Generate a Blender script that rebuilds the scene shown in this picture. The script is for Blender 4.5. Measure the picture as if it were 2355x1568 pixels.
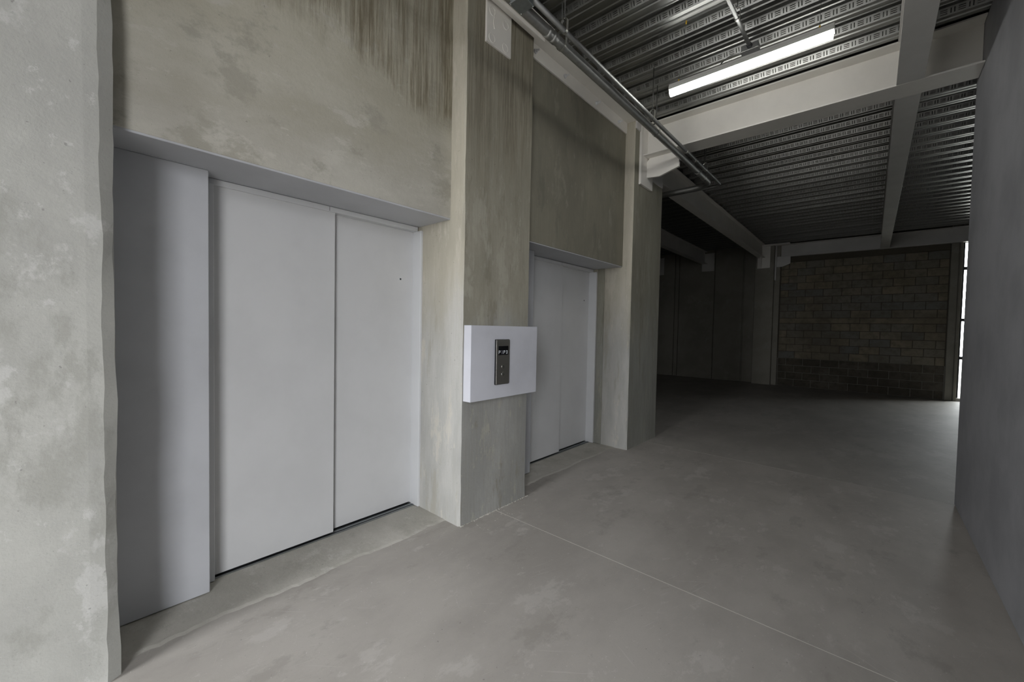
import bpy, bmesh, math, random
from mathutils import Matrix, Vector
random.seed(7)
sc = bpy.context.scene
C = sc.collection
for o in list(bpy.data.objects): bpy.data.objects.remove(o, do_unlink=True)

# ------------------------------------------------------------------ camera
FPX, W = 938.8234, 2355.0
YAW, PITCH, ROLL = 0.72172922, -0.03078317, -0.01936906
fw = Vector((-math.sin(YAW)*math.cos(PITCH), math.cos(YAW)*math.cos(PITCH), math.sin(PITCH)))
rt = Vector((math.cos(YAW), math.sin(YAW), 0)); dn = fw.cross(rt)
r2 = rt*math.cos(ROLL)+dn*math.sin(ROLL); d2 = -rt*math.sin(ROLL)+dn*math.cos(ROLL)
cd = bpy.data.cameras.new('camera'); cam = bpy.data.objects.new('camera', cd); C.objects.link(cam)
cd.sensor_width = 36; cd.lens = 36*FPX/W; cd.clip_start = 0.02; cd.clip_end = 300
cam.matrix_world = Matrix(((r2.x, -d2.x, -fw.x, 0), (r2.y, -d2.y, -fw.y, 0), (r2.z, -d2.z, -fw.z, 1.5), (0, 0, 0, 1)))
sc.camera = cam

# ------------------------------------------------------------------ world, daylight, exposure
wd = bpy.data.worlds.new('overcast_sky'); sc.world = wd; wd.use_nodes = True
wd.node_tree.nodes['Background'].inputs[0].default_value = (0.955, 0.968, 1.0, 1)
wd.node_tree.nodes['Background'].inputs[1].default_value = 15.5
def portal(name, loc, rot, sx, sy):
    l = bpy.data.lights.new(name, 'AREA'); l.shape = 'RECTANGLE'; l.size = sx; l.size_y = sy
    l.cycles.is_portal = True
    o = bpy.data.objects.new(name, l); C.objects.link(o); o.location = loc; o.rotation_euler = rot
    return o
FY = -2.5                                         # unseen front behind the camera, two added openings shaped to fit the daylight
OPEN = ((-2.3, -1.35), (.70, 3.4))
for a_, c_ in OPEN: portal('added_opening_daylight', ((a_+c_)/2, FY-0.1, 1.8), (math.radians(90), 0, 0), c_-a_, 3.6)
portal('far_window_daylight', (1.84, 14.3, 1.9), (math.radians(-90), 0, 0), .58, 3.7)
vs = sc.view_settings
vs.view_transform = 'Standard'; vs.look = 'None'; vs.exposure = 0.0; vs.gamma = 1.0; vs.use_curve_mapping = False
sc.cycles.use_denoising = True
sc.cycles.max_bounces = 10; sc.cycles.diffuse_bounces = 6; sc.cycles.glossy_bounces = 5
sc.cycles.sample_clamp_indirect = 8.0; sc.cycles.caustics_reflective = False; sc.cycles.caustics_refractive = False

# ------------------------------------------------------------------ materials
def nt(name):
    m = bpy.data.materials.new(name); m.use_nodes = True
    t = m.node_tree; b = t.nodes['Principled BSDF']
    return m, t, b
def N(t, kind, **kw):
    n = t.nodes.new(kind)
    for k, v in kw.items(): setattr(n, k, v)
    return n
def mixc(t, fac, a, b):
    n = N(t, 'ShaderNodeMix', data_type='RGBA')
    for i, v in ((0, fac), (6, a), (7, b)):
        if hasattr(v, 'is_linked'): t.links.new(v, n.inputs[i])
        else: n.inputs[i].default_value = v if i == 0 else (*v, 1) if len(v) == 3 else v
    return n.outputs[2]
def noise(t, vec, scale, detail=5, rough=.55, sc3=None):
    if sc3:
        mp = N(t, 'ShaderNodeMapping'); mp.inputs[3].default_value = sc3
        t.links.new(vec, mp.inputs[0]); vec = mp.outputs[0]
    n = N(t, 'ShaderNodeTexNoise'); n.inputs['Scale'].default_value = scale
    n.inputs['Detail'].default_value = detail; n.inputs['Roughness'].default_value = rough
    t.links.new(vec, n.inputs['Vector']); return n.outputs[0]
def ramp(t, v, lo, hi):
    n = N(t, 'ShaderNodeMapRange', interpolation_type='SMOOTHSTEP')
    n.inputs[1].default_value = lo; n.inputs[2].default_value = hi; t.links.new(v, n.inputs[0]); return n.outputs[0]
def math2(t, op, a, b):
    n = N(t, 'ShaderNodeMath', operation=op)
    for i, v in enumerate((a, b)):
        if hasattr(v, 'is_linked'): t.links.new(v, n.inputs[i])
        else: n.inputs[i].default_value = v
    return n.outputs[0]
def bump(t, b, h, strength, dist=.01):
    n = N(t, 'ShaderNodeBump'); n.inputs[0].default_value = strength; n.inputs[1].default_value = dist
    t.links.new(h, n.inputs['Height']); t.links.new(n.outputs[0], b.inputs['Normal'])
def pos(t): return N(t, 'ShaderNodeNewGeometry').outputs['Position']

def concrete(name, c1, c2, light=None, dark=None, low=None, streak=None, z0=None, z1=None, ky=0.0, fine_amt=.0,
             scale=1.2, rough=.8, bmp=.25, aniso=(1, 1, 1), seed=0.0, scr=.5, scratch=0.0):
    """trowelled cement: blotches c1/c2, scraped light and dark patches, a greyer mix (low) in the bottom lift,
    and a coarse coat of vertical trowel streaks above z0..z1 (the edge of that coat climbs by ky per metre of y)"""
    m, t, b = nt(name); g = pos(t)
    ad = N(t, 'ShaderNodeVectorMath', operation='ADD'); t.links.new(g, ad.inputs[0]); ad.inputs[1].default_value = (seed, seed*1.7, seed*.6)
    p = ad.outputs[0]
    n1 = noise(t, p, scale, 9, .66, aniso); n1b = noise(t, p, scale*.45, 3, .5)
    col = mixc(t, ramp(t, n1, .36, .64), c1, c2)
    sx = N(t, 'ShaderNodeSeparateXYZ'); t.links.new(g, sx.inputs[0])
    if low:
        lc = mixc(t, ramp(t, n1, .36, .64), low[0], low[1])
        zl = math2(t, 'ADD', sx.outputs[2], math2(t, 'MULTIPLY', math2(t, 'SUBTRACT', n1, .5), 1.6))
        col = mixc(t, ramp(t, zl, low[2], low[3]), lc, col)
    fine = noise(t, p, 1.0, 6, .75, (55, 55, 2.2))
    if light:
        n2 = noise(t, p, scale*2.3, 7, .7, aniso); col = mixc(t, math2(t, 'MULTIPLY', ramp(t, n2, .56, .63), scr), col, light)
        n2 = noise(t, p, scale*5.5, 6, .75, aniso); col = mixc(t, math2(t, 'MULTIPLY', ramp(t, n2, .60, .66), scr), col, light)
    if dark:
        n4 = noise(t, p, scale*1.7+.3, 7, .7, (aniso[0]*1.3, aniso[1]*1.3, aniso[2]*.8))
        col = mixc(t, math2(t, 'MULTIPLY', ramp(t, n4, .55, .64), scr), col, dark)
    if fine_amt:
        col = mixc(t, math2(t, 'MULTIPLY', ramp(t, fine, .42, .66), fine_amt), col, dark or tuple(x*.6 for x in c1))
    n3 = noise(t, p, 24, 6, .7)
    hgt = math2(t, 'ADD', math2(t, 'MULTIPLY', n3, .7), math2(t, 'MULTIPLY', n1, 1.5))
    if streak:
        broad = noise(t, p, 1.0, 6, .65, (7, 7, .5))
        wob = noise(t, p, 2.2, 5, .65, (1, 1, .5))
        zz = math2(t, 'ADD', sx.outputs[2], math2(t, 'MULTIPLY', math2(t, 'SUBTRACT', wob, .5), 1.1))
        zz = math2(t, 'ADD', zz, math2(t, 'MULTIPLY', math2(t, 'SUBTRACT', sx.outputs[1], 1.6), ky))
        k = math2(t, 'MULTIPLY', ramp(t, zz, z0, z1), math2(t, 'ADD', math2(t, 'MULTIPLY', ramp(t, broad, .34, .58), .75), .25))
        sc_ = mixc(t, ramp(t, fine, .40, .64), streak[0], streak[1])
        col = mixc(t, k, col, sc_)
        hgt = math2(t, 'ADD', hgt, math2(t, 'MULTIPLY', math2(t, 'MULTIPLY', fine, k), 3.0))
    if scratch:
        for ang, sc3 in ((.5, (3, 90, 1)), (-.7, (2.2, 70, 1)), (1.9, (4, 110, 1))):
            mr = N(t, 'ShaderNodeVectorRotate', rotation_type='Z_AXIS'); t.links.new(p, mr.inputs['Vector']); mr.inputs['Angle'].default_value = ang
            f_ = noise(t, mr.outputs[0], 1.0, 3, .5, sc3); patch = noise(t, mr.outputs[0], 1.6, 4, .6)
            k_ = math2(t, 'MULTIPLY', ramp(t, f_, .64, .70), ramp(t, patch, .5, .62))
            col = mixc(t, math2(t, 'MULTIPLY', k_, scratch), col, light)
        spk = noise(t, p, 75, 2, .5); col = mixc(t, math2(t, 'MULTIPLY', ramp(t, spk, .70, .74), .6), col, (.62, .61, .58))
    sp = noise(t, p, 130, 3, .6); col = mixc(t, math2(t, 'MULTIPLY', ramp(t, sp, .60, .72), .28), col, tuple(x*.5 for x in c1))
    pit = noise(t, p, 45, 2, .5); col = mixc(t, math2(t, 'MULTIPLY', ramp(t, pit, .73, .77), .5), col, tuple(x*.35 for x in c1))
    t.links.new(col, b.inputs['Base Color']); b.inputs['Roughness'].default_value = rough
    b.inputs['Specular IOR Level'].default_value = .25
    bump(t, b, hgt, bmp, .008)
    return m
def paint(name, c, rough=.5, var=.05, bmp=.04, spec=.4):
    m, t, b = nt(name); p = pos(t)
    n = noise(t, p, 2.2, 6, .6); d = tuple(x*(1-var*2) for x in c)
    t.links.new(mixc(t, ramp(t, n, .35, .7), c, d), b.inputs['Base Color'])
    b.inputs['Roughness'].default_value = rough; b.inputs['Specular IOR Level'].default_value = spec
    if bmp: bump(t, b, noise(t, p, 160, 2, .5), bmp, .002)
    return m
def metal(name, c, rough=.35, mott=.15, scale=30, metallic=1.0, bmp=0, bscale=6):
    m, t, b = nt(name); p = pos(t)
    n = noise(t, p, scale, 4, .6)
    t.links.new(mixc(t, ramp(t, n, .3, .7), tuple(x*(1-mott) for x in c), c), b.inputs['Base Color'])
    r = N(t, 'ShaderNodeMapRange'); r.inputs[3].default_value = rough*.75; r.inputs[4].default_value = rough*1.25
    t.links.new(n, r.inputs[0]); t.links.new(r.outputs[0], b.inputs['Roughness'])
    b.inputs['Metallic'].default_value = metallic
    if bmp: bump(t, b, noise(t, p, bscale, 2, .5), bmp, .01)
    return m
def flat(name, c, rough=.5, metallic=0.0, spec=.5):
    m, t, b = nt(name); b.inputs['Base Color'].default_value = (*c, 1)
    b.inputs['Roughness'].default_value = rough; b.inputs['Metallic'].default_value = metallic
    b.inputs['Specular IOR Level'].default_value = spec
    return m
def emit(name, c, s):
    m, t, b = nt(name); b.inputs['Base Color'].default_value = (.1, .1, .1, 1)
    b.inputs['Emission Color'].default_value = (*c, 1); b.inputs['Emission Strength'].default_value = s
    return m

M = {}
M['pier'] = concrete('pale_cement', (.455, .455, .425), (.385, .385, .36), (.53, .53, .51), (.33, .33, .30), scale=1.5, bmp=.3, aniso=(1, 1, .9), scr=.7)
M['lintel'] = concrete('olive_cement', (.475, .455, .375), (.39, .37, .30), (.51, .495, .44), (.335, .32, .27),
                       low=((.49, .475, .42), (.405, .39, .345), 2.3, 3.1), streak=((.195, .17, .12), (.40, .37, .29)), z0=2.92, z1=3.16, ky=.28,
                       scale=1.3, bmp=.4, aniso=(1, .7, 1.6), seed=3.1, scr=.75)
M['column'] = concrete('grey_streaked_cement', (.375, .355, .29), (.29, .275, .22), (.42, .405, .34), (.215, .20, .155),
                       low=((.37, .37, .35), (.285, .285, .27), 1.1, 1.75), streak=((.20, .18, .135), (.325, .30, .235)), z0=2.45, z1=3.1,
                       fine_amt=.22, scale=1.4, bmp=.3, aniso=(1.6, 1.6, .6), seed=8.4, scr=.6)
M['jamb'] = concrete('warm_cement', (.50, .47, .39), (.41, .385, .315), (.56, .53, .455), (.33, .31, .25),
                     low=((.475, .47, .445), (.37, .37, .35), 1.2, 2.1), fine_amt=.18, scale=1.5, bmp=.3, aniso=(2, 2, .5), seed=1.3)
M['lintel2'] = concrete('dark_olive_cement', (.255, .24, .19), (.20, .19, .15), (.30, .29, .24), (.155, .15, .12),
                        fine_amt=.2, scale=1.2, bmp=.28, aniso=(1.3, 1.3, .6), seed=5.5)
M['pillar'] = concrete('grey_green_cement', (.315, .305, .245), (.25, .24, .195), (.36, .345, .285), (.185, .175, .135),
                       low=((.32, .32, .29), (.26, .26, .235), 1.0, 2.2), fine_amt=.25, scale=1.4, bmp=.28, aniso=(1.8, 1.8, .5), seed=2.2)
M['dim'] = concrete('raw_cast_concrete', (.29, .275, .235), (.23, .22, .185), (.32, .305, .265), scale=.8, bmp=.2)
M['slab'] = concrete('floor_concrete', (.445, .42, .385), (.365, .343, .312), (.525, .502, .47), (.305, .287, .258), scale=1.0, rough=.6, bmp=.10, aniso=(1.4, .8, 1), scr=.5, scratch=.45)
M['slab_far'] = concrete('floor_concrete_far', (.435, .415, .38), (.36, .34, .31), (.50, .48, .45), (.30, .285, .26), scale=1.0, rough=.6, bmp=.10, aniso=(1.4, .8, 1), seed=4, scr=.4, scratch=.3)
M['screed'] = concrete('threshold_cement', (.52, .50, .455), (.43, .415, .37), (.58, .565, .525), (.36, .345, .30), scale=2.0, rough=.8, bmp=.4, seed=6)
M['filler'] = flat('joint_filler', (.66, .65, .60), .9)
M['recess'] = paint('blue_grey_paint', (.49, .50, .525), .6, .05)
M['rwall'] = paint('slate_wall_paint', (.37, .375, .395), .62, .10, .08, .3)
M['door'] = paint('door_enamel', (.60, .605, .61), .42, .03, .03)
M['frame'] = paint('frame_enamel', (.62, .63, .64), .4, .02, 0)
M['steel'] = paint('beam_primer', (.78, .76, .715), .5, .04, .05)
M['steel_dim'] = paint('beam_primer_shaded', (.64, .63, .61), .5, .05, .05)  # darker copy of the beam primer, shade put into its colour
M['deck'] = metal('galvanised_deck', (.27, .273, .263), .33, .06, 40, 1.0, 0, 5)
M['galv'] = metal('galvanised_pipe', (.48, .485, .47), .5, .18, 26)
M['conduit'] = metal('grey_conduit', (.36, .365, .36), .52, .12, 30)
M['zinc'] = metal('zinc_hardware', (.55, .55, .52), .35, .2, 40)
M['boxsteel'] = metal('box_steel', (.34, .37, .38), .45, .15, 40)
M['stainless'] = metal('brushed_stainless', (.34, .325, .295), .42, .1, 3)
M['dark'] = flat('dark_slot', (.012, .013, .015), .6)
M['black'] = flat('black_glass', (.006, .006, .007), .15)
M['track'] = metal('aluminium_track', (.40, .43, .44), .4, .15, 25)
M['callbox'] = paint('white_plaster_box', (.60, .61, .66), .65, .05, .10, .3)
M['ring'] = metal('button_ring', (.75, .75, .74), .2, .05, 40)
M['btn'] = flat('button_face', (.22, .21, .19), .42, 1.0)
M['digits'] = emit('display_segments', (.80, .85, .9), .50)
M['dimdigit'] = emit('display_segments_dim', (.45, .47, .6), .15)
M['tube'] = emit('led_diffuser', (1.0, .985, .94), 30.0)
M['lampbody'] = paint('lamp_housing', (.70, .70, .66), .4, .02, 0)
M['yellow'] = flat('yellow_tag', (.65, .40, .02), .5)
M['wire'] = flat('wire_steel', (.10, .10, .095), .5, .6)
M['alu'] = flat('window_aluminium', (.03, .03, .032), .45)
M['sill'] = flat('window_sill_paint', (.42, .40, .36), .6)
M['outside'] = concrete('street_paving', (.34, .33, .31), (.28, .27, .25), scale=.5)
m, t, b = nt('window_glass')
tr = N(t, 'ShaderNodeBsdfTransparent'); tr.inputs[0].default_value = (.96, .98, .97, 1)
gl = N(t, 'ShaderNodeBsdfGlossy'); gl.inputs[1].default_value = .02
mx = N(t, 'ShaderNodeMixShader'); mx.inputs[0].default_value = .06
t.links.new(tr.outputs[0], mx.inputs[1]); t.links.new(gl.outputs[0], mx.inputs[2])
t.links.new(mx.outputs[0], t.nodes['Material Output'].inputs[0]); M['glass'] = m
def block_mat(name, ca, cb):
    m, t, b = nt(name); p = pos(t); oi = N(t, 'ShaderNodeObjectInfo')
    col = mixc(t, oi.outputs['Random'], ca, cb)
    w_ = noise(t, p, 1.1, 4, .6); col = mixc(t, math2(t, 'MULTIPLY', ramp(t, w_, .42, .62), .55), col, tuple(x*.5 for x in ca))
    n = noise(t, p, 9, 5, .65); col = mixc(t, math2(t, 'MULTIPLY', ramp(t, n, .4, .7), .6), col, tuple(x*.45 for x in ca))
    t.links.new(col, b.inputs['Base Color']); b.inputs['Roughness'].default_value = .92
    bump(t, b, noise(t, p, 28, 5, .75), .8, .012); return m
M['block'] = block_mat('concrete_block', (.275, .238, .17), (.185, .185, .172))
M['block_dark'] = block_mat('dark_concrete_block', (.10, .088, .066), (.13, .117, .092))  # darker brown blocks for the lowest courses
M['mortar'] = flat('mortar_bed', (.09, .08, .06), .95)
M['mortar_low'] = flat('mortar_bed_pale', (.23, .22, .19), .95)

# ------------------------------------------------------------------ helpers
def link(name, me, mat, parent=None):
    o = bpy.data.objects.new(name, me); C.objects.link(o)
    if mat is not None and not me.materials: me.materials.append(mat)
    if parent is not None: o.parent = parent; o.matrix_parent_inverse = parent.matrix_world.inverted()
    return o
def finish(bm, name, mat, parent=None, smooth=False, at=None):
    bmesh.ops.recalc_face_normals(bm, faces=bm.faces[:])
    if at is not None: bmesh.ops.translate(bm, verts=bm.verts[:], vec=-Vector(at))
    me = bpy.data.meshes.new(name); bm.to_mesh(me); bm.free()
    if smooth:
        for f in me.polygons: f.use_smooth = True
    o = link(name, me, mat)
    if at is not None: o.location = at
    if parent is not None: o.parent = parent; o.matrix_parent_inverse = Matrix.Translation(-parent.location)
    return o
def add_box(bm, x0, x1, y0, y1, z0, z1, bev=0.0, seg=1):
    vs_ = [bm.verts.new(p) for p in ((x0,y0,z0),(x1,y0,z0),(x1,y1,z0),(x0,y1,z0),(x0,y0,z1),(x1,y0,z1),(x1,y1,z1),(x0,y1,z1))]
    fs = [bm.faces.new([vs_[i] for i in q]) for q in ((0,3,2,1),(4,5,6,7),(0,1,5,4),(1,2,6,5),(2,3,7,6),(3,0,4,7))]
    if bev > 0:
        es = {e for f in fs for e in f.edges}
        bmesh.ops.bevel(bm, geom=list(es), offset=bev, segments=seg, affect='EDGES', profile=.6)
def box(name, mat, x0, x1, y0, y1, z0, z1, bev=0.0, parent=None, seg=1):
    bm = bmesh.new(); add_box(bm, x0, x1, y0, y1, z0, z1, bev, seg)
    return finish(bm, name, mat, parent)
def prism(bm, pts, d, axis):
    """closed polygon pts (2d) swept along axis ('x','y','z') between d[0] and d[1]"""
    def P(u, v, w): return {'x': (w, u, v), 'y': (u, w, v), 'z': (u, v, w)}[axis]
    a = [bm.verts.new(P(u, v, d[0])) for u, v in pts]; c = [bm.verts.new(P(u, v, d[1])) for u, v in pts]
    bm.faces.new(a); bm.faces.new(c[::-1]); n = len(pts)
    for i in range(n): bm.faces.new((a[i], c[i], c[(i+1) % n], a[(i+1) % n]))
def tube(bm, path, r, seg=16, cap=True):
    path = [Vector(p) for p in path]; rings = []
    up = Vector((0, 0, 1)); prev = None
    for i, p in enumerate(path):
        d = (path[min(i+1, len(path)-1)]-path[max(i-1, 0)]).normalized()
        if prev is None:
            a = up if abs(d.dot(up)) < .9 else Vector((1, 0, 0)); u = (a-d*a.dot(d)).normalized()
        else: u = (prev-d*prev.dot(d)).normalized()
        prev = u; v = d.cross(u)
        rings.append([bm.verts.new(p+(u*math.cos(2*math.pi*k/seg)+v*math.sin(2*math.pi*k/seg))*r) for k in range(seg)])
    for a, c in zip(rings, rings[1:]):
        for k in range(seg): bm.faces.new((a[k], a[(k+1) % seg], c[(k+1) % seg], c[k]))
    if cap: bm.faces.new(rings[0]); bm.faces.new(rings[-1][::-1])
def pipe(name, mat, path, r, seg=16, parent=None):
    bm = bmesh.new(); tube(bm, path, r, seg); o = finish(bm, name, mat, parent)
    for f in o.data.polygons: f.use_smooth = len(f.vertices) == 4
    return o
def empty(name, loc=(0, 0, 0), parent=None):
    o = bpy.data.objects.new(name, None); C.objects.link(o); o.location = loc; o.empty_display_size = .1
    if parent is not None: o.parent = parent; o.matrix_parent_inverse = Matrix.Translation(-parent.location)
    return o
def tag(o, label, cat, group=None):
    o['label'] = label; o['category'] = cat
    if group: o['group'] = group
    return o
def struct(o, label, cat):
    o['kind'] = 'structure'; o['label'] = label; o['category'] = cat; return o
def arc(c, r, a0, a1, u, v, n=8):
    c, u, v = Vector(c), Vector(u), Vector(v)
    return [c+u*r*math.cos(a0+(a1-a0)*i/n)+v*r*math.sin(a0+(a1-a0)*i/n) for i in range(n+1)]

TOP = 4.09                                        # underside of the steel deck
# ------------------------------------------------------------------ floor
floor = struct(box('floor', M['filler'], -7.2, 6.2, FY-.3, 14.6, -.16, -.0012), 'bare grey concrete floor with thin saw joints', 'floor')
for y0, y1, mk in ((FY-.3, 2.416, 'slab'), (2.422, 5.347, 'slab'), (5.353, 14.6, 'slab_far')):
    box('floor_slab', M[mk], -7.2, 6.2, y0, y1, -.09, 0.0, 0.0, floor)
def screed(y0, y1):
    rnd = random.Random(3); bm = bmesh.new(); n = 60; a = []; c = []; e = []
    for i in range(n+1):
        y = y0+(y1-y0)*i/n; x = -2.425+rnd.uniform(-.009, .009)+.012*math.sin(i*.31)
        a.append(bm.verts.new((-2.98, y, .005))); c.append(bm.verts.new((x-.03, y, .004))); e.append(bm.verts.new((x, y, -.001)))
    for i in range(n):
        bm.faces.new((a[i], c[i], c[i+1], a[i+1])); bm.faces.new((c[i], e[i], e[i+1], c[i+1]))
    return finish(bm, 'threshold_screed', M['screed'], floor)
screed(0.10, 2.03); screed(2.80, 4.79)

# ------------------------------------------------------------------ left wall: pier, lift lobbies, columns
wl = struct(box('wall_left', M['dim'], -3.45, -2.96, FY-.2, 5.69, 0, 4.085), 'trowelled cement wall with two deep lift recesses', 'wall')
def pier():
    rnd = random.Random(5); bm = bmesh.new(); n = 70; rows = []
    w1 = w2 = 0
    for i in range(n+1):
        z = 4.3*i/n
        w1 = w1*.75+rnd.uniform(-.0035, .0035); w2 = w2*.75+rnd.uniform(-.003, .003)
        lean = -.010*max(0, (z-1.5)/2.8)
        foot = .010*max(0, 1-z/.25)
        pts = [(-2.96, FY), (-2.325, FY), (-2.325, -.6), (-2.325+foot*.4, .10+lean), (-2.327+foot, .146+w1+lean), (-2.352+foot, .182+w2+lean+foot*.6), (-2.40, .186+lean), (-2.96, .186+lean)]
        rows.append([bm.verts.new((x, y, z)) for x, y in pts])
    k = len(rows[0])
    for a, c in zip(rows, rows[1:]):
        for j in range(k): bm.faces.new((a[j], a[(j+1) % k], c[(j+1) % k], c[j]))
    bm.faces.new(rows[0]); bm.faces.new(rows[-1][::-1])
    return finish(bm, 'pier', M['pier'], wl)
pier()
box('lintel_wall', M['lintel'], -2.96, -2.43, .15, 2.04, 2.325, 4.3, .004, wl)
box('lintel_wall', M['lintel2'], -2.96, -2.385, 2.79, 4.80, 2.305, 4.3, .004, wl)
def rough_column(name, x1, y0, y1, mats, step=None, seed=1):
    """column with slightly wandering arrises; faces towards -y and the arrises take the second, paler cement colour"""
    rnd = random.Random(seed); bm = bmesh.new(); n = 60; rows = []; w = [0]*4
    for i in range(n+1):
        z = 4.3*i/n; w = [v*.7+rnd.uniform(-.0022, .0022) for v in w]
        foot = .008*max(0, 1-z/.10)
        pts = [(-2.96, y0), (x1-.012, y0+w[0]-foot*.5), (x1+foot*.5, y0+.010+w[1]), (x1+foot*.5, y1-.008+w[2]), (x1-.010, y1+w[3]), (-2.96, y1)]
        rows.append([bm.verts.new((x, y, z)) for x, y in pts])
    k = len(rows[0])
    for a, c in zip(rows, rows[1:]):
        for j in range(k):
            f = bm.faces.new((a[j], a[(j+1) % k], c[(j+1) % k], c[j])); f.material_index = 1 if j in (0, 1, 3) else 0
    bm.faces.new(rows[0]); bm.faces.new(rows[-1][::-1])
    o = finish(bm, name, M[mats[0]], wl); o.data.materials.append(M[mats[1]]); return o
rough_column('column', -2.280, 2.027, 2.806, ('column', 'jamb'), seed=11)
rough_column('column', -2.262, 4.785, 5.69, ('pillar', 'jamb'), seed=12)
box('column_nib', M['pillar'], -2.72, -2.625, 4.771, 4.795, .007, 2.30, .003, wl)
# painted recess linings
for y0, y1, x1, zt in ((.10, .577, -2.70, 2.316), (2.79, 3.292, -2.615, 2.298)):
    box('recess_lining', M['recess'], -2.96, x1, y0, y1, .009, zt, .003, wl)
box('soffit_lining', M['recess'], -2.96, -2.432, .16, 2.03, 2.316, 2.326, .001, wl)
box('soffit_lining', M['recess'], -2.96, -2.388, 2.80, 4.79, 2.297, 2.306, .001, wl)

# ------------------------------------------------------------------ lift doors
def lift_door(n, dx, dy, label):
    d = struct(empty('door_%d' % n, (-2.85+dx, 1.32+dy, 0)), label, 'door')
    def B(name, mat, x0, x1, y0, y1, z0, z1, bev=.002, p=None): return box(name, M[mat], x0+dx, x1+dx, y0+dy, y1+dy, z0, z1, bev, p or d)
    zt = 2.28 if n == 1 else 2.258
    B('door_leaf', 'door', -2.868, -2.838, .60, 1.332, .022, zt+.01)
    r = B('door_leaf', 'door', -2.912, -2.882, 1.29, 2.03, .022, zt+.01)
    k = B('keyhole', 'track', -2.886, -2.880, 1.882, 1.898, 1.874, 1.890, .002, r)
    B('keyhole_slot', 'dark', -2.8805, -2.8793, 1.884, 1.897, 1.8755, 1.8885, 0, r)
    h = B('frame_head', 'frame', -2.93, -2.822, .60, 2.012, zt, zt+.034)
    B('head_joint', 'dark', -2.8225, -2.8215, 1.284, 1.2865, zt+.003, zt+.032, 0, h)
    B('frame_jamb', 'frame', -2.93, -2.80, .585, .622, .008, zt)
    B('frame_jamb', 'frame', -2.93, -2.772, 2.008, 2.028, .008, zt)
    s = B('sill_track', 'track', -2.94, -2.826, .60, 2.01, -.01, .012)
    for gx in (-2.878, -2.838): B('track_groove', 'dark', gx-.006, gx+.006, .61, 2.008, .010, .0128, 0, s)
    return d
lift_door(1, 0, 0, 'pale grey two-leaf lift door in the recess beside the bright pier')
lift_door(2, .05, 2.735, 'pale grey two-leaf lift door in the recess beyond the call panel column')

# ------------------------------------------------------------------ right wall
wr = struct(box('wall_right', M['rwall'], .607, 5.99, -.6, 5.347, 0, 4.085, .008), 'smooth slate grey painted partition wall', 'wall')  # unseen depth and near end of this wall are added to block daylight
struct(box('wall_outer', M['dim'], 6.0, 6.25, FY-.3, 14.6, 0, 4.3), 'raw concrete side wall of the hall', 'wall')
struct(box('wall_inner', M['dim'], -7.2, -7.0, 5.69, 14.6, 0, 4.3), 'raw concrete side wall of the dark hall', 'wall')
struct(box('wall_shaft', M['dim'], -7.0, -3.45, 5.49, 5.69, 0, 4.3), 'raw concrete end of the lift shaft', 'wall')

# ------------------------------------------------------------------ back wall of blocks and cast panels
wb = struct(box('wall_back', M['mortar'], -2.10, 1.34, 14.092, 14.5, .80, 4.165), 'rough concrete block wall with a darker band at its foot', 'wall')
box('mortar_bed', M['mortar_low'], -2.10, 1.34, 14.092, 14.5, 0, .80, 0, wb)
bmeshes = {}
def block(x0, x1, z0, z1, mk, rnd):
    key = (round(x1-x0, 2), round(z1-z0, 2), mk)
    if key not in bmeshes:
        bm = bmesh.new(); w, h = (x1-x0)/2, (z1-z0)/2; add_box(bm, -w, w, -.03, .03, -h, h, .005)
        me = bpy.data.meshes.new('block'); bmesh.ops.recalc_face_normals(bm, faces=bm.faces[:]); bm.to_mesh(me); bm.free()
        me.materials.append(M[mk]); bmeshes[key] = me
    o = bpy.data.objects.new('block', bmeshes[key]); C.objects.link(o)
    o.location = ((x0+x1)/2, 14.108+rnd.uniform(-.007, .004), (z0+z1)/2); o.rotation_euler = (0, rnd.uniform(-.006, .006), rnd.uniform(-.006, .006))
    o.parent = wb
rnd = random.Random(21)
rows = [(i*.2, .2, 'block_dark') for i in range(4)]+[(.8+i*.2, .2, 'block') for i in range(5)]+[(1.8, .15, 'band')]+[(1.95+i*.2, .2, 'block') for i in range(8)]
for i, (z, h, mk) in enumerate(rows):
    if mk == 'band':
        for x0, x1 in ((-2.03, -.25), (-.24, 1.32)): block(x0, x1, z+.008, z+h-.006, 'block', rnd)
        continue
    x = -2.04-(.2 if i % 2 else .0)
    while x < 1.31:
        a, c = max(x, -2.035), min(x+.4, 1.325)
        if c-a > .06: block(a+.006, c-.006, z+.006, z+h-.006, mk, rnd)
        x += .4
box('capping', M['mortar'], -2.04, 1.33, 14.06, 14.12, 3.56, 3.70, .006, wb)
box('column', M['dim'], -2.66, -2.18, 13.86, 14.5, 0, 4.165, .012, wb)
box('column_return', M['dim'], -2.18, -2.045, 13.98, 14.5, 0, 4.165, .008, wb)
box('column', M['dim'], 1.335, 1.47, 14.02, 14.5, 0, 3.695, .01, wb)
box('column_return', M['dim'], 1.47, 1.525, 13.98, 14.5, 0, 3.695, .008, wb)
box('wall_panel', M['dim'], 1.30, 1.53, 14.16, 14.5, 3.6, 4.165, 0, wb)
box('wall_panel', M['dim'], -3.02, -2.66, 14.2, 14.5, 0, 4.3, .004, wb)
for x0, x1 in ((-3.815, -3.02), (-4.925, -3.835), (-5.065, -4.945), (-7.0, -5.085)):
    box('wall_panel', M['dim'], x0, x1, 14.1, 14.5, 0, 4.3, .006, wb)
box('wall_panel', M['dim'], -7.0, -3.0, 14.16, 14.5, 0, 4.3, 0, wb)
box('wall_panel', M['dim'], 2.14, 6.0, 14.1, 14.5, 0, 4.3, 0, wb)

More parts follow.
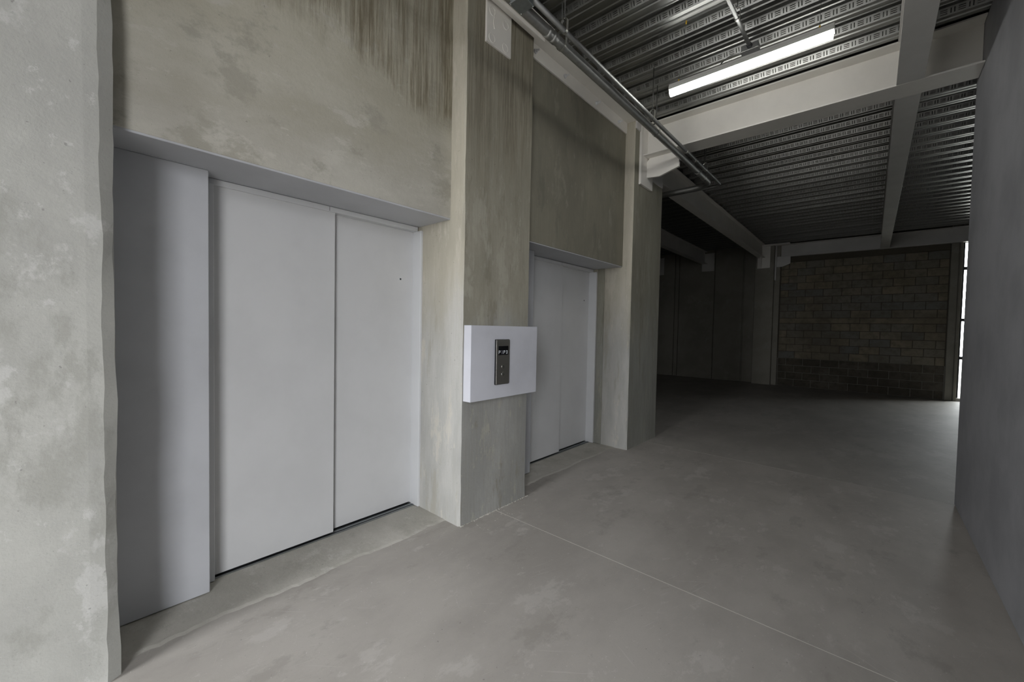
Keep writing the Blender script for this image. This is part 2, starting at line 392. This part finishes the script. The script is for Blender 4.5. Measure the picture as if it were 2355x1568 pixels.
# far window
w1 = struct(empty('window_1', (2.05, 14.15, 0)), 'tall narrow window of four bright panes at the end of the block wall', 'window')
for x in (1.525, 2.10): box('window_frame', M['alu'], x, x+.04, 14.10, 14.16, .07, 3.72, .002, w1)
for z in (.98, 1.87, 3.07): box('mullion', M['alu'], 1.565, 2.10, 14.10, 14.15, z-.005, z+.065, .002, w1)
box('window_head', M['sill'], 1.525, 2.14, 14.08, 14.2, 3.70, 4.16, .002, w1)
box('window_sill', M['sill'], 1.525, 2.14, 14.02, 14.3, .0, .07, .004, w1)
zz = [.07, .98, 1.87, 3.07, 3.70]
for a, c in zip(zz, zz[1:]):
    for x0, x1 in ((1.565, 2.10),):
        box('pane', M['glass'], x0, x1, 14.128, 14.134, a+.05 if a > .1 else a, c, 0, w1)
# unseen front: added openings and the solid wall between them shape the daylight
wfr = struct(box('wall_front', M['dim'], -1.35, .70, FY-.2, FY, 0, 4.085), 'unseen concrete wall between two added daylight openings', 'wall')
box('wall_panel', M['dim'], 3.4, 6.0, FY-.2, FY, 0, 4.085, 0, wfr)
for n_, (a_, c_) in enumerate(OPEN):
    wf = struct(empty('window_%d' % (n_+2), ((a_+c_)/2, FY, 0)), ('narrow added daylight opening', 'wide added daylight opening')[n_]+' behind the camera', 'window')
    for x in (a_, c_-.05): box('window_frame', M['alu'], x, x+.05, FY-.1, FY-.02, 0, 3.6, .004, wf)
    box('window_head', M['steel'], a_, c_, FY-.2, FY, 3.6, 4.085, .004, wf)
ground = struct(box('ground', M['outside'], -30, 30, -34, 50, -.5, -.165), 'grey paving outside', 'ground')

# ------------------------------------------------------------------ ceiling: slab on ribbed steel deck
ceil = struct(box('ceiling', M['dim'], -7.2, 6.2, FY-.3, 14.6, TOP+.078, TOP+.25), 'concrete slab on ribbed galvanised steel deck', 'ceiling')
PN, PF, HD, RUN, BF = .281, .290, .056, .013, .094
def rib_profile(PITCH_R):
    w, bf = RUN, BF
    p = [(-w-.10, HD), (-w-.062, HD), (-w-.055, HD-.008), (-w-.047, HD-.008), (-w-.040, HD), (-w, HD), (w, 0)]
    m_ = w+bf/2
    p += [(m_-.012, 0), (m_-.006, .010), (m_+.006, .010), (m_+.012, 0), (w+bf, 0), (w+bf+2*w, HD), (PITCH_R-w-.10, HD)]
    return p
def rib_mesh(x0, x1, name, pitch):
    bm = bmesh.new(); pr = rib_profile(pitch)
    a = [bm.verts.new((x0, y, z)) for y, z in pr]; c = [bm.verts.new((x1, y, z)) for y, z in pr]
    for i in range(len(pr)-1): bm.faces.new((a[i], a[i+1], c[i+1], c[i]))
    me = bpy.data.meshes.new(name); bm.to_mesh(me); bm.free(); me.materials.append(M['deck']); return me
def emboss_mesh(x0, x1, name):
    """raised bars on the sloping near web: pairs of upright bars and stacks of three lying bars in turn"""
    w = RUN; top = Vector((0, -w, HD)); bot = Vector((0, w, 0)); vdir = (bot-top).normalized(); L = (bot-top).length
    u = Vector((1, 0, 0)); n = Vector((0, -vdir.z*-1, 0)); n = vdir.cross(u); n = n if n.y < 0 else -n
    bm = bmesh.new(); H = .0048
    def bar(cx, cv, lx, lv):
        o = top+vdir*cv+u*cx
        hx, hv = lx/2, lv/2
        q = [bm.verts.new(o+u*sx*hx+vdir*sv*hv-n*.0004) for sx, sv in ((-1, -1), (1, -1), (1, 1), (-1, 1))]
        if lx > lv: r = [bm.verts.new(o+u*sx*(hx-hv*.8)+n*H) for sx in (-1, 1)]; fs = ((q[0], q[1], r[1], r[0]), (q[2], q[3], r[0], r[1]), (q[1], q[2], r[1]), (q[3], q[0], r[0]))
        else: r = [bm.verts.new(o+vdir*sv*(hv-hx*.8)+n*H) for sv in (-1, 1)]; fs = ((q[1], q[2], r[1], r[0]), (q[3], q[0], r[0], r[1]), (q[0], q[1], r[0]), (q[2], q[3], r[1]))
        for f in fs: bm.faces.new(f)
    P_ = .1015; k = 0; x = x0+.03
    while x < x1-.07:
        for dx in (-.0105, .0105): bar(x+dx, L*.5, .0085, .036)
        for dv in (-.0135, 0, .0135): bar(x+P_/2, L*.5+dv, .040, .0068)
        x += P_
    bmesh.ops.recalc_face_normals(bm, faces=bm.faces[:])
    me = bpy.data.meshes.new(name); bm.to_mesh(me); bm.free(); me.materials.append(M['deck']); return me
near_r = rib_mesh(-2.17, 6.0, 'deck_rib', PN); near_e = emboss_mesh(-2.17, .60, 'embossing')
far_r = rib_mesh(-2.50, 6.0, 'deck_rib_far', PF); far_e = emboss_mesh(-2.42, 1.8, 'embossing_far')
left_r = rib_mesh(-7.0, -2.52, 'deck_rib_left', PF); left_e = emboss_mesh(-5.6, -2.56, 'embossing_left')
rr2 = random.Random(31)
def rib(y, mr, me):
    o = bpy.data.objects.new('deck_rib', mr); C.objects.link(o); o.location = (0, y, TOP); o.parent = ceil; o.rotation_euler = (math.radians(rr2.uniform(-2.2, 2.2)), 0, 0)
    if me is not None:
        e = bpy.data.objects.new('embossing', me); C.objects.link(e); e.parent = o; e['kind'] = 'stuff'
for k in range(-26, 4):
    y = 4.109+(k+.5)*PN
    if FY+.1 < y < 5.1: rib(y, near_r, near_e if y > 1.6 else None)
for k in range(-3, 27):
    y = 6.286+k*PF
    if y < 5.25 or y > 13.95: continue
    rib(y, far_r, far_e)
    if y > 5.75: rib(y, left_r, left_e if y > 8 else None)

# ------------------------------------------------------------------ steel beams
def ibeam(name, axis, c, d0, d1, z0, z1, fwid, label, mat='steel', tf=.016, tw=.012, group=None):
    """rolled beam along axis 'x' or 'y', web centred at c"""
    mid = (d0+d1)/2
    e = empty(name, (mid, c, z0) if axis == 'x' else (c, mid, z0))
    def B(n, a0, a1, b0, b1, bev=.002):
        if axis == 'x': return box(n, M[mat], d0, d1, a0, a1, b0, b1, bev, e)
        return box(n, M[mat], a0, a1, d0, d1, b0, b1, bev, e)
    B('bottom_flange', c-fwid/2, c+fwid/2, z0, z0+tf); B('top_flange', c-fwid/2, c+fwid/2, z1-tf, z1)
    B('web', c-tw/2, c+tw/2, z0+tf, z1-tf, 0)
    tag(e, label, 'beam', group); return e
BZ = 3.70
b1 = ibeam('steel_beam', 'x', 5.10, -2.232, .605, BZ, TOP-.004, .275, 'pale grey steel beam crossing from the far column to the slate wall', 'steel')
box('end_plate', M['steel'], -2.262, -2.232, 4.915, 5.275, 3.34, TOP-.004, .002, b1)
bm = bmesh.new(); prism(bm, [(-2.232, 3.462), (-2.073, 3.446), (-1.83, 3.515), (-1.83, 3.70), (-2.20, 3.70), (-2.232, 3.665)], (5.088, 5.118), 'y')
finish(bm, 'gusset_plate', M['steel'], b1)
ibeam('steel_beam', 'y', .1735, FY+.05, 4.955, BZ, TOP-.004, .177, 'grey steel beam running along the near bay close to the slate wall', 'steel_dim')
ibeam('steel_beam', 'y', .1735, 5.245, 13.94, BZ, TOP-.004, .177, 'grey steel beam running along the far bay towards the block wall', 'steel_dim')
bj = ibeam('steel_beam', 'y', -2.495, 5.70, 13.84, BZ, TOP-.004, .17, 'grey steel beam from the far column to the block wall column', 'steel')
box('end_plate', M['steel'], -2.60, -2.28, 13.835, 13.858, 3.40, 4.06, .002, bj)
bm = bmesh.new(); prism(bm, [(13.835, 3.70), (13.835, 3.42), (13.66, 3.56), (13.62, 3.70)], (-2.51, -2.485), 'x'); finish(bm, 'gusset_plate', M['steel'], bj)
bk = ibeam('steel_beam', 'y', -4.14, 5.70, 14.07, BZ, TOP-.004, .17, 'dim steel beam in the dark bay behind the lift shaft', 'steel_dim')
box('end_plate', M['steel_dim'], -4.22, -3.85, 14.075, 14.098, 3.46, 4.03, .002, bk)
bb = ibeam('steel_beam', 'x', 14.045, -2.13, 5.9, BZ, TOP-.03, .20, 'grey steel beam lying along the top of the block wall', 'steel_dim')
box('end_plate', M['steel_dim'], -2.165, -2.13, 13.88, 13.975, 3.04, 4.05, .002, bb)
bm = bmesh.new(); prism(bm, [(-2.13, 3.70), (-2.13, 3.42), (-2.0, 3.42), (-1.80, 3.50), (-1.80, 3.70)], (13.94, 13.965), 'y'); finish(bm, 'gusset_plate', M['steel_dim'], bb)
box('splice_plate', M['steel'], -2.49, -1.82, 13.80, 13.94, 4.03, 4.075, .003, bb)
# plates cast into the columns
pl = tag(empty('embedded_plate', (-2.27, 2.35, 3.67)), 'white plate with weld scars on the column above the call panel', 'plate')
box('plate', M['steel'], -2.281, -2.262, 2.212, 2.492, 3.673, TOP, .003, pl)
for y, z in ((2.27, 3.72), (2.42, 3.72), (2.42, 3.90), (2.27, 3.92)):
    bm = bmesh.new()
    ring = [Vector((-2.2615, y+.032*math.cos(a*math.pi/8), z+.032*math.sin(a*math.pi/8))) for a in range(17)]
    tube(bm, ring, .0035, 6, False); finish(bm, 'weld_ring', M['steel'], pl)
bm = bmesh.new(); rr = random.Random(4); yy = 2.30; pth = []
for i in range(9): pth.append((-2.2615, yy, 3.945-i*.018)); yy += rr.uniform(-.006, .008)
tube(bm, pth, .004, 6); finish(bm, 'weld_run', M['steel'], pl)
tag(box('embedded_plate', M['steel_dim'], -2.263, -2.246, 5.31, 5.655, 3.482, 4.02, .002), 'grey plate on the far column right of the beam end plate', 'plate')
tag(box('embedded_plate', M['steel_dim'], -2.263, -2.243, 4.79, 4.912, 3.985, TOP-.003, .002), 'small grey plate on the far column where the bolted angle ends', 'plate')
tag(box('embedded_plate', M['steel_dim'], -5.66, -5.46, 14.08, 14.098, 3.45, 4.03, .002), 'dim plate on the far cast wall behind the shaft', 'plate')
# bolted angle along the wall over the second lift
an = tag(empty('bolted_angle', (-2.36, 3.8, 3.94)), 'grey steel angle bolted to the wall over the second lift', 'angle')
box('vertical_leg', M['steel'], -2.384, -2.366, 2.812, 4.78, 3.94, TOP-.002, .002, an)
box('horizontal_leg', M['steel'], -2.366, -2.19, 2.845, 4.78, TOP-.022, TOP-.002, .002, an)
for y in (2.93, 3.40, 4.02, 4.55):
    bm = bmesh.new(); tube(bm, [(-2.366, y, 4.0), (-2.355, y, 4.0)], .020, 16); tube(bm, [(-2.356, y, 4.0), (-2.338, y, 4.0)], .0135, 6); tube(bm, [(-2.34, y, 4.0), (-2.315, y, 4.0)], .007, 10)
    finish(bm, 'bolt', M['frame'], an)
lg = tag(empty('ledger_angle', (-2.15, 2.0, 3.97)), 'short pale steel ledger above the column with the call panel', 'angle')
box('horizontal_leg', M['steel'], -2.256, -2.075, FY+.1, 2.83, 3.985, 4.005, .002, lg)
box('lip', M['steel'], -2.205, -2.185, FY+.1, 2.835, 3.955, 3.985, .002, lg)
box('vertical_leg', M['steel_dim'], -2.256, -2.242, FY+.1, 2.83, 4.005, TOP, .002, lg)

# ------------------------------------------------------------------ pipes and hangers
BX, BY, R1 = -1.795, 6.27, .036
path = [(BX-.005, FY+.2, 3.60), (BX, 2.0, 3.60), (BX+.004, 4.0, 3.605), (BX+.01, BY-.28, 3.60)]
path += arc((BX+.01-.2, BY-.2, 3.60), .2, 0, math.pi/2, (1, 0, 0), (0, 1, 0), 10)[0:]
path += [(-2.3, BY, 3.597), (-3.4, BY, 3.595)]
pp = tag(empty('drain_pipe', (BX, 2.5, 3.6)), 'thick galvanised pipe hung under the deck and bending behind the far column', 'pipe')
pipe('pipe_run', M['galv'], path, R1, 20, pp)
for y in (2.34, 2.40): pipe('coupling', M['galv'], [(BX, y, 3.60), (BX, y+.05, 3.60)], R1+.0035, 20, pp)
pipe('coupling', M['galv'], [(BX+.008, 5.62, 3.602), (BX+.009, 5.72, 3.602)], R1+.003, 20, pp)
sp = tag(empty('conduit_pipe', (-1.70, 3.0, 3.6)), 'thin grey conduit running beside the thick galvanised pipe', 'pipe')
SX = -1.70
path = [(-1.70, 2.02, 3.605), (-1.706, 3.0, 3.61), (-1.705, 4.2, 3.61), (SX+.008, 6.2, 3.61)]
path += arc((SX+.008-.1, 6.30, 3.61), .1, 0, math.pi/2, (1, 0, 0), (0, 1, 0), 8) + [(-2.4, 6.40, 3.61), (-3.4, 6.40, 3.61)]
pipe('pipe_run', M['conduit'], path, .0185, 14, sp)
for y in (4.95, 5.26): pipe('coupling', M['zinc'], [(-1.70, y, 3.61), (-1.699, y+.05, 3.61)], .0215, 14, sp)
jb = tag(empty('junction_box', (-1.70, 1.97, 3.5)), 'square steel junction box on the conduit above the call panel column', 'junction box')
box('body', M['boxsteel'], -1.748, -1.645, 1.905, 2.012, 3.508, 3.655, .004, jb)
box('cover', M['boxsteel'], -1.752, -1.641, 1.901, 2.016, 3.50, 3.509, .003, jb)
for x, y in ((-1.744, 1.909), (-1.649, 1.909), (-1.744, 2.008), (-1.649, 2.008)): pipe('screw', M['zinc'], [(x, y, 3.494), (x, y, 3.501)], .004, 8, jb)
pipe('lock_nut', M['zinc'], [(-1.70, 2.012, 3.605), (-1.70, 2.028, 3.605)], .026, 12, jb)
def hanger(x, y, z, r, label, lean=0.0):
    """clevis hanger: threaded rod to the deck, yoke and strap round the pipe"""
    h = tag(empty('pipe_hanger', (x, y, z)), label, 'hanger')
    pipe('rod', M['wire'], [(x, y, z+r+.055), (x+lean, y, TOP+HD)], .0045, 8, h)
    bm = bmesh.new()
    pts = [(r+.006, .05+r)]+[((r+.004)*math.cos(a), (r+.004)*math.sin(a)) for a in [-i*math.pi/14 for i in range(15)]]+[(-(r+.006), .05+r)]
    pts += [(-.012, .062+r), (.012, .062+r), (r+.006, .05+r)]
    wdt = .011
    prev = None
    for u, v in pts:
        q = [bm.verts.new((x+u*k_, y+s*wdt, z+v*k_)) for s in (-1, 1) for k_ in (1.0, 1.045)]
        if prev:
            for i, j in ((0, 1), (1, 3), (3, 2), (2, 0)): bm.faces.new((prev[i], prev[j], q[j], q[i]))
        prev = q
    finish(bm, 'clevis', M['zinc'], h)
    pipe('nut', M['zinc'], [(x, y, z+r+.058), (x, y, z+r+.072)], .010, 6, h)
    return h
hanger(BX, 2.53, 3.602, R1, 'clevis hanger on the thick pipe beside its couplings')
hanger(BX+.005, 4.28, 3.603, R1, 'clevis hanger on the thick pipe just before the pale beam')
hanger(BX+.009, 5.90, 3.601, R1, 'clevis hanger on the thick pipe past the pale beam before its bend')
hanger(-1.702, 2.43, 3.607, .0185, 'clevis hanger on the thin conduit beside the pipe couplings')
hanger(-1.706, 3.98, 3.61, .0185, 'clevis hanger on the thin conduit before the pale beam')
hanger(-1.695, 5.66, 3.61, .0185, 'clevis hanger on the thin conduit past the pale beam')
# lamp feed conduit
cf = tag(empty('lamp_conduit', (-.87, 3.0, 3.95)), 'grey conduit running under the deck to the box above the lamp', 'pipe')
pipe('pipe_run', M['conduit'], [(-.885, FY+.2, 3.965), (-.885, 3.3, 3.965), (-.875, 3.62, 3.955), (-.868, 3.97, 3.95)], .015, 12, cf)
pipe('lock_nut', M['dark'], [(-.868, 3.955, 3.95), (-.868, 3.985, 3.95)], .021, 8, cf)
hanger(-.876, 3.585, 3.957, .0155, 'clevis hanger on the conduit feeding the lamp')
lb = tag(empty('junction_box', (-.87, 4.03, 3.92)), 'flat grey outlet box at the conduit end above the lamp', 'junction box')
box('body', M['conduit'], -.935, -.805, 3.985, 4.075, 3.925, 3.975, .003, lb)
box('cover', M['conduit'], -.939, -.801, 3.981, 4.079, 3.92, 3.926, .002, lb)

# ------------------------------------------------------------------ LED batten
lx0, lx1, ly = -1.487, -.287, 3.85
lamp = tag(empty('batten_lamp', ((lx0+lx1)/2, ly, 3.68)), 'glowing white linear lamp hung on wires under the deck', 'lamp')
hs = [(-.034, 3.735), (-.034, 3.762), (-.026, 3.768), (-.026, 3.785), (.026, 3.785), (.026, 3.768), (.034, 3.762), (.034, 3.735)]
bm = bmesh.new(); prism(bm, [(ly+u, v) for u, v in hs], (lx0, lx1), 'x'); finish(bm, 'housing', M['lampbody'], lamp)
df = [(-.032, 3.735)]+[(-.032*math.cos(a), 3.715-.032*math.sin(a)) for a in [i*math.pi/12 for i in range(13)]]+[(.032, 3.735)]
bm = bmesh.new(); prism(bm, [(ly+u, v) for u, v in df], (lx0+.004, lx1-.004), 'x'); finish(bm, 'diffuser', M['tube'], lamp)
for x in (lx0-.003, lx1+.001):
    bm = bmesh.new(); prism(bm, [(ly+u*1.05, v) for u, v in hs[::-1]][:]+[], (x, x+.003), 'x'); finish(bm, 'end_cap', M['lampbody'], lamp)
for a, c in (((-1.408, ly-.01, 3.785), (-1.245, 3.53, TOP-.006)), ((-.372, ly-.01, 3.785), (-.34, 3.56, TOP-.006))):
    w_ = pipe('suspension_wire', M['wire'], [a, c], .0016, 6, lamp)
    v = (Vector(c)-Vector(a)).normalized()
    pipe('wire_grip', M['yellow'], [Vector(a), Vector(a)+v*.024], .0055, 8, w_)
    pipe('wire_grip', M['yellow'], [Vector(c)-v*.024, Vector(c)], .0055, 8, w_)
cab = [Vector((-.945, 4.03, 3.945)), Vector((-1.0, 4.02, 3.95)), Vector((-1.045, 3.96, 3.90)), Vector((-1.06, 3.88, 3.83)), Vector((-1.06, ly, 3.783))]
sm = []
for i in range(len(cab)-1):
    p0, p1, p2, p3 = cab[max(i-1, 0)], cab[i], cab[i+1], cab[min(i+2, len(cab)-1)]
    for s in range(6):
        u = s/6; sm.append(.5*((2*p1)+(p2-p0)*u+(2*p0-5*p1+4*p2-p3)*u*u+(3*p1-p0-3*p2+p3)*u**3))
sm.append(cab[-1]); pipe('feed_cable', M['conduit'], sm, .005, 8, lamp)

# ------------------------------------------------------------------ call panel
cb = tag(box('panel_plinth', M['callbox'], -2.2785, -2.20, 2.045, 2.832, .947, 1.518, .004, None, 2), 'white plaster box fixed to the column behind the lift call station', 'box')
cs = tag(empty('call_station', (-2.2, 2.38, 1.056)), 'dark steel lift call station with lit display and two round buttons', 'call panel')
box('back_frame', M['black'], -2.2, -2.183, 2.296, 2.452, 1.056, 1.412, .003, cs)
box('face_plate', M['stainless'], -2.183, -2.1785, 2.298, 2.450, 1.060, 1.408, .001, cs)
dsp = box('display', M['black'], -2.1785, -2.1775, 2.317, 2.431, 1.290, 1.360, 0, cs)
SEG = {'P': 'abefg', '3': 'abcdg'}
def digit(ch, y, z, w, h, mat):
    bm = bmesh.new(); s = .0025; x0, x1 = -2.1775, -2.1768
    R = {'a': (y, y+w, z+h-s, z+h), 'd': (y, y+w, z, z+s), 'g': (y, y+w, z+h/2-s/2, z+h/2+s/2), 'f': (y, y+s, z+h/2, z+h), 'e': (y, y+s, z, z+h/2), 'b': (y+w-s, y+w, z+h/2, z+h), 'c': (y+w-s, y+w, z, z+h/2)}
    for k in SEG[ch]: a, c, d, e = R[k]; add_box(bm, x0, x1, a, c, d, e)
    return finish(bm, 'display_digit', M[mat], dsp)
for ch, y, mat in (('P', 2.321, 'digits'), ('3', 2.349, 'dimdigit'), ('P', 2.376, 'digits'), ('3', 2.404, 'digits')): digit(ch, y, 1.2985, .0165, .026, mat)
for z, up in ((1.197, 1), (1.137, -1)):
    bt = pipe('button', M['btn'], [(-2.1785, 2.372, z), (-2.1745, 2.372, z)], .0145, 24, cs)
    bm = bmesh.new(); tube(bm, [Vector((-2.1765, 2.372+.0150*math.cos(a*math.pi/16), z+.0150*math.sin(a*math.pi/16))) for a in range(33)], .0014, 8, False)
    finish(bm, 'button_ring', M['ring'], bt, True)
    bm = bmesh.new(); prism(bm, [(2.372-.006, z-.004*up), (2.372+.006, z-.004*up), (2.372, z+.006*up)], (-2.1745, -2.1738), 'x'); finish(bm, 'button_arrow', M['ring'], bt)

# ------------------------------------------------------------------ loose crumbs of mortar along the column foot
rnd = random.Random(9); bm = bmesh.new()
for i in range(240):
    y = rnd.uniform(2.03, 2.83); x = -2.276+abs(rnd.gauss(0, .006)); s = rnd.uniform(.0015, .006)
    if i > 205: x = rnd.uniform(-2.24, -2.05); y = rnd.uniform(2.1, 2.9); s = rnd.uniform(.001, .004)
    mt = Matrix.Translation((x, y, s*.35)) @ Matrix.Rotation(rnd.uniform(0, 6), 4, 'Z') @ Matrix.Diagonal((s, s*rnd.uniform(.6, 1.3), s*.6, 1))
    bmesh.ops.create_icosphere(bm, subdivisions=1, radius=1, matrix=mt)
cr = finish(bm, 'mortar_crumbs', M['screed']); tag(cr, 'pale crumbs of mortar scattered along the foot of the call panel column', 'rubble'); cr['kind'] = 'stuff'
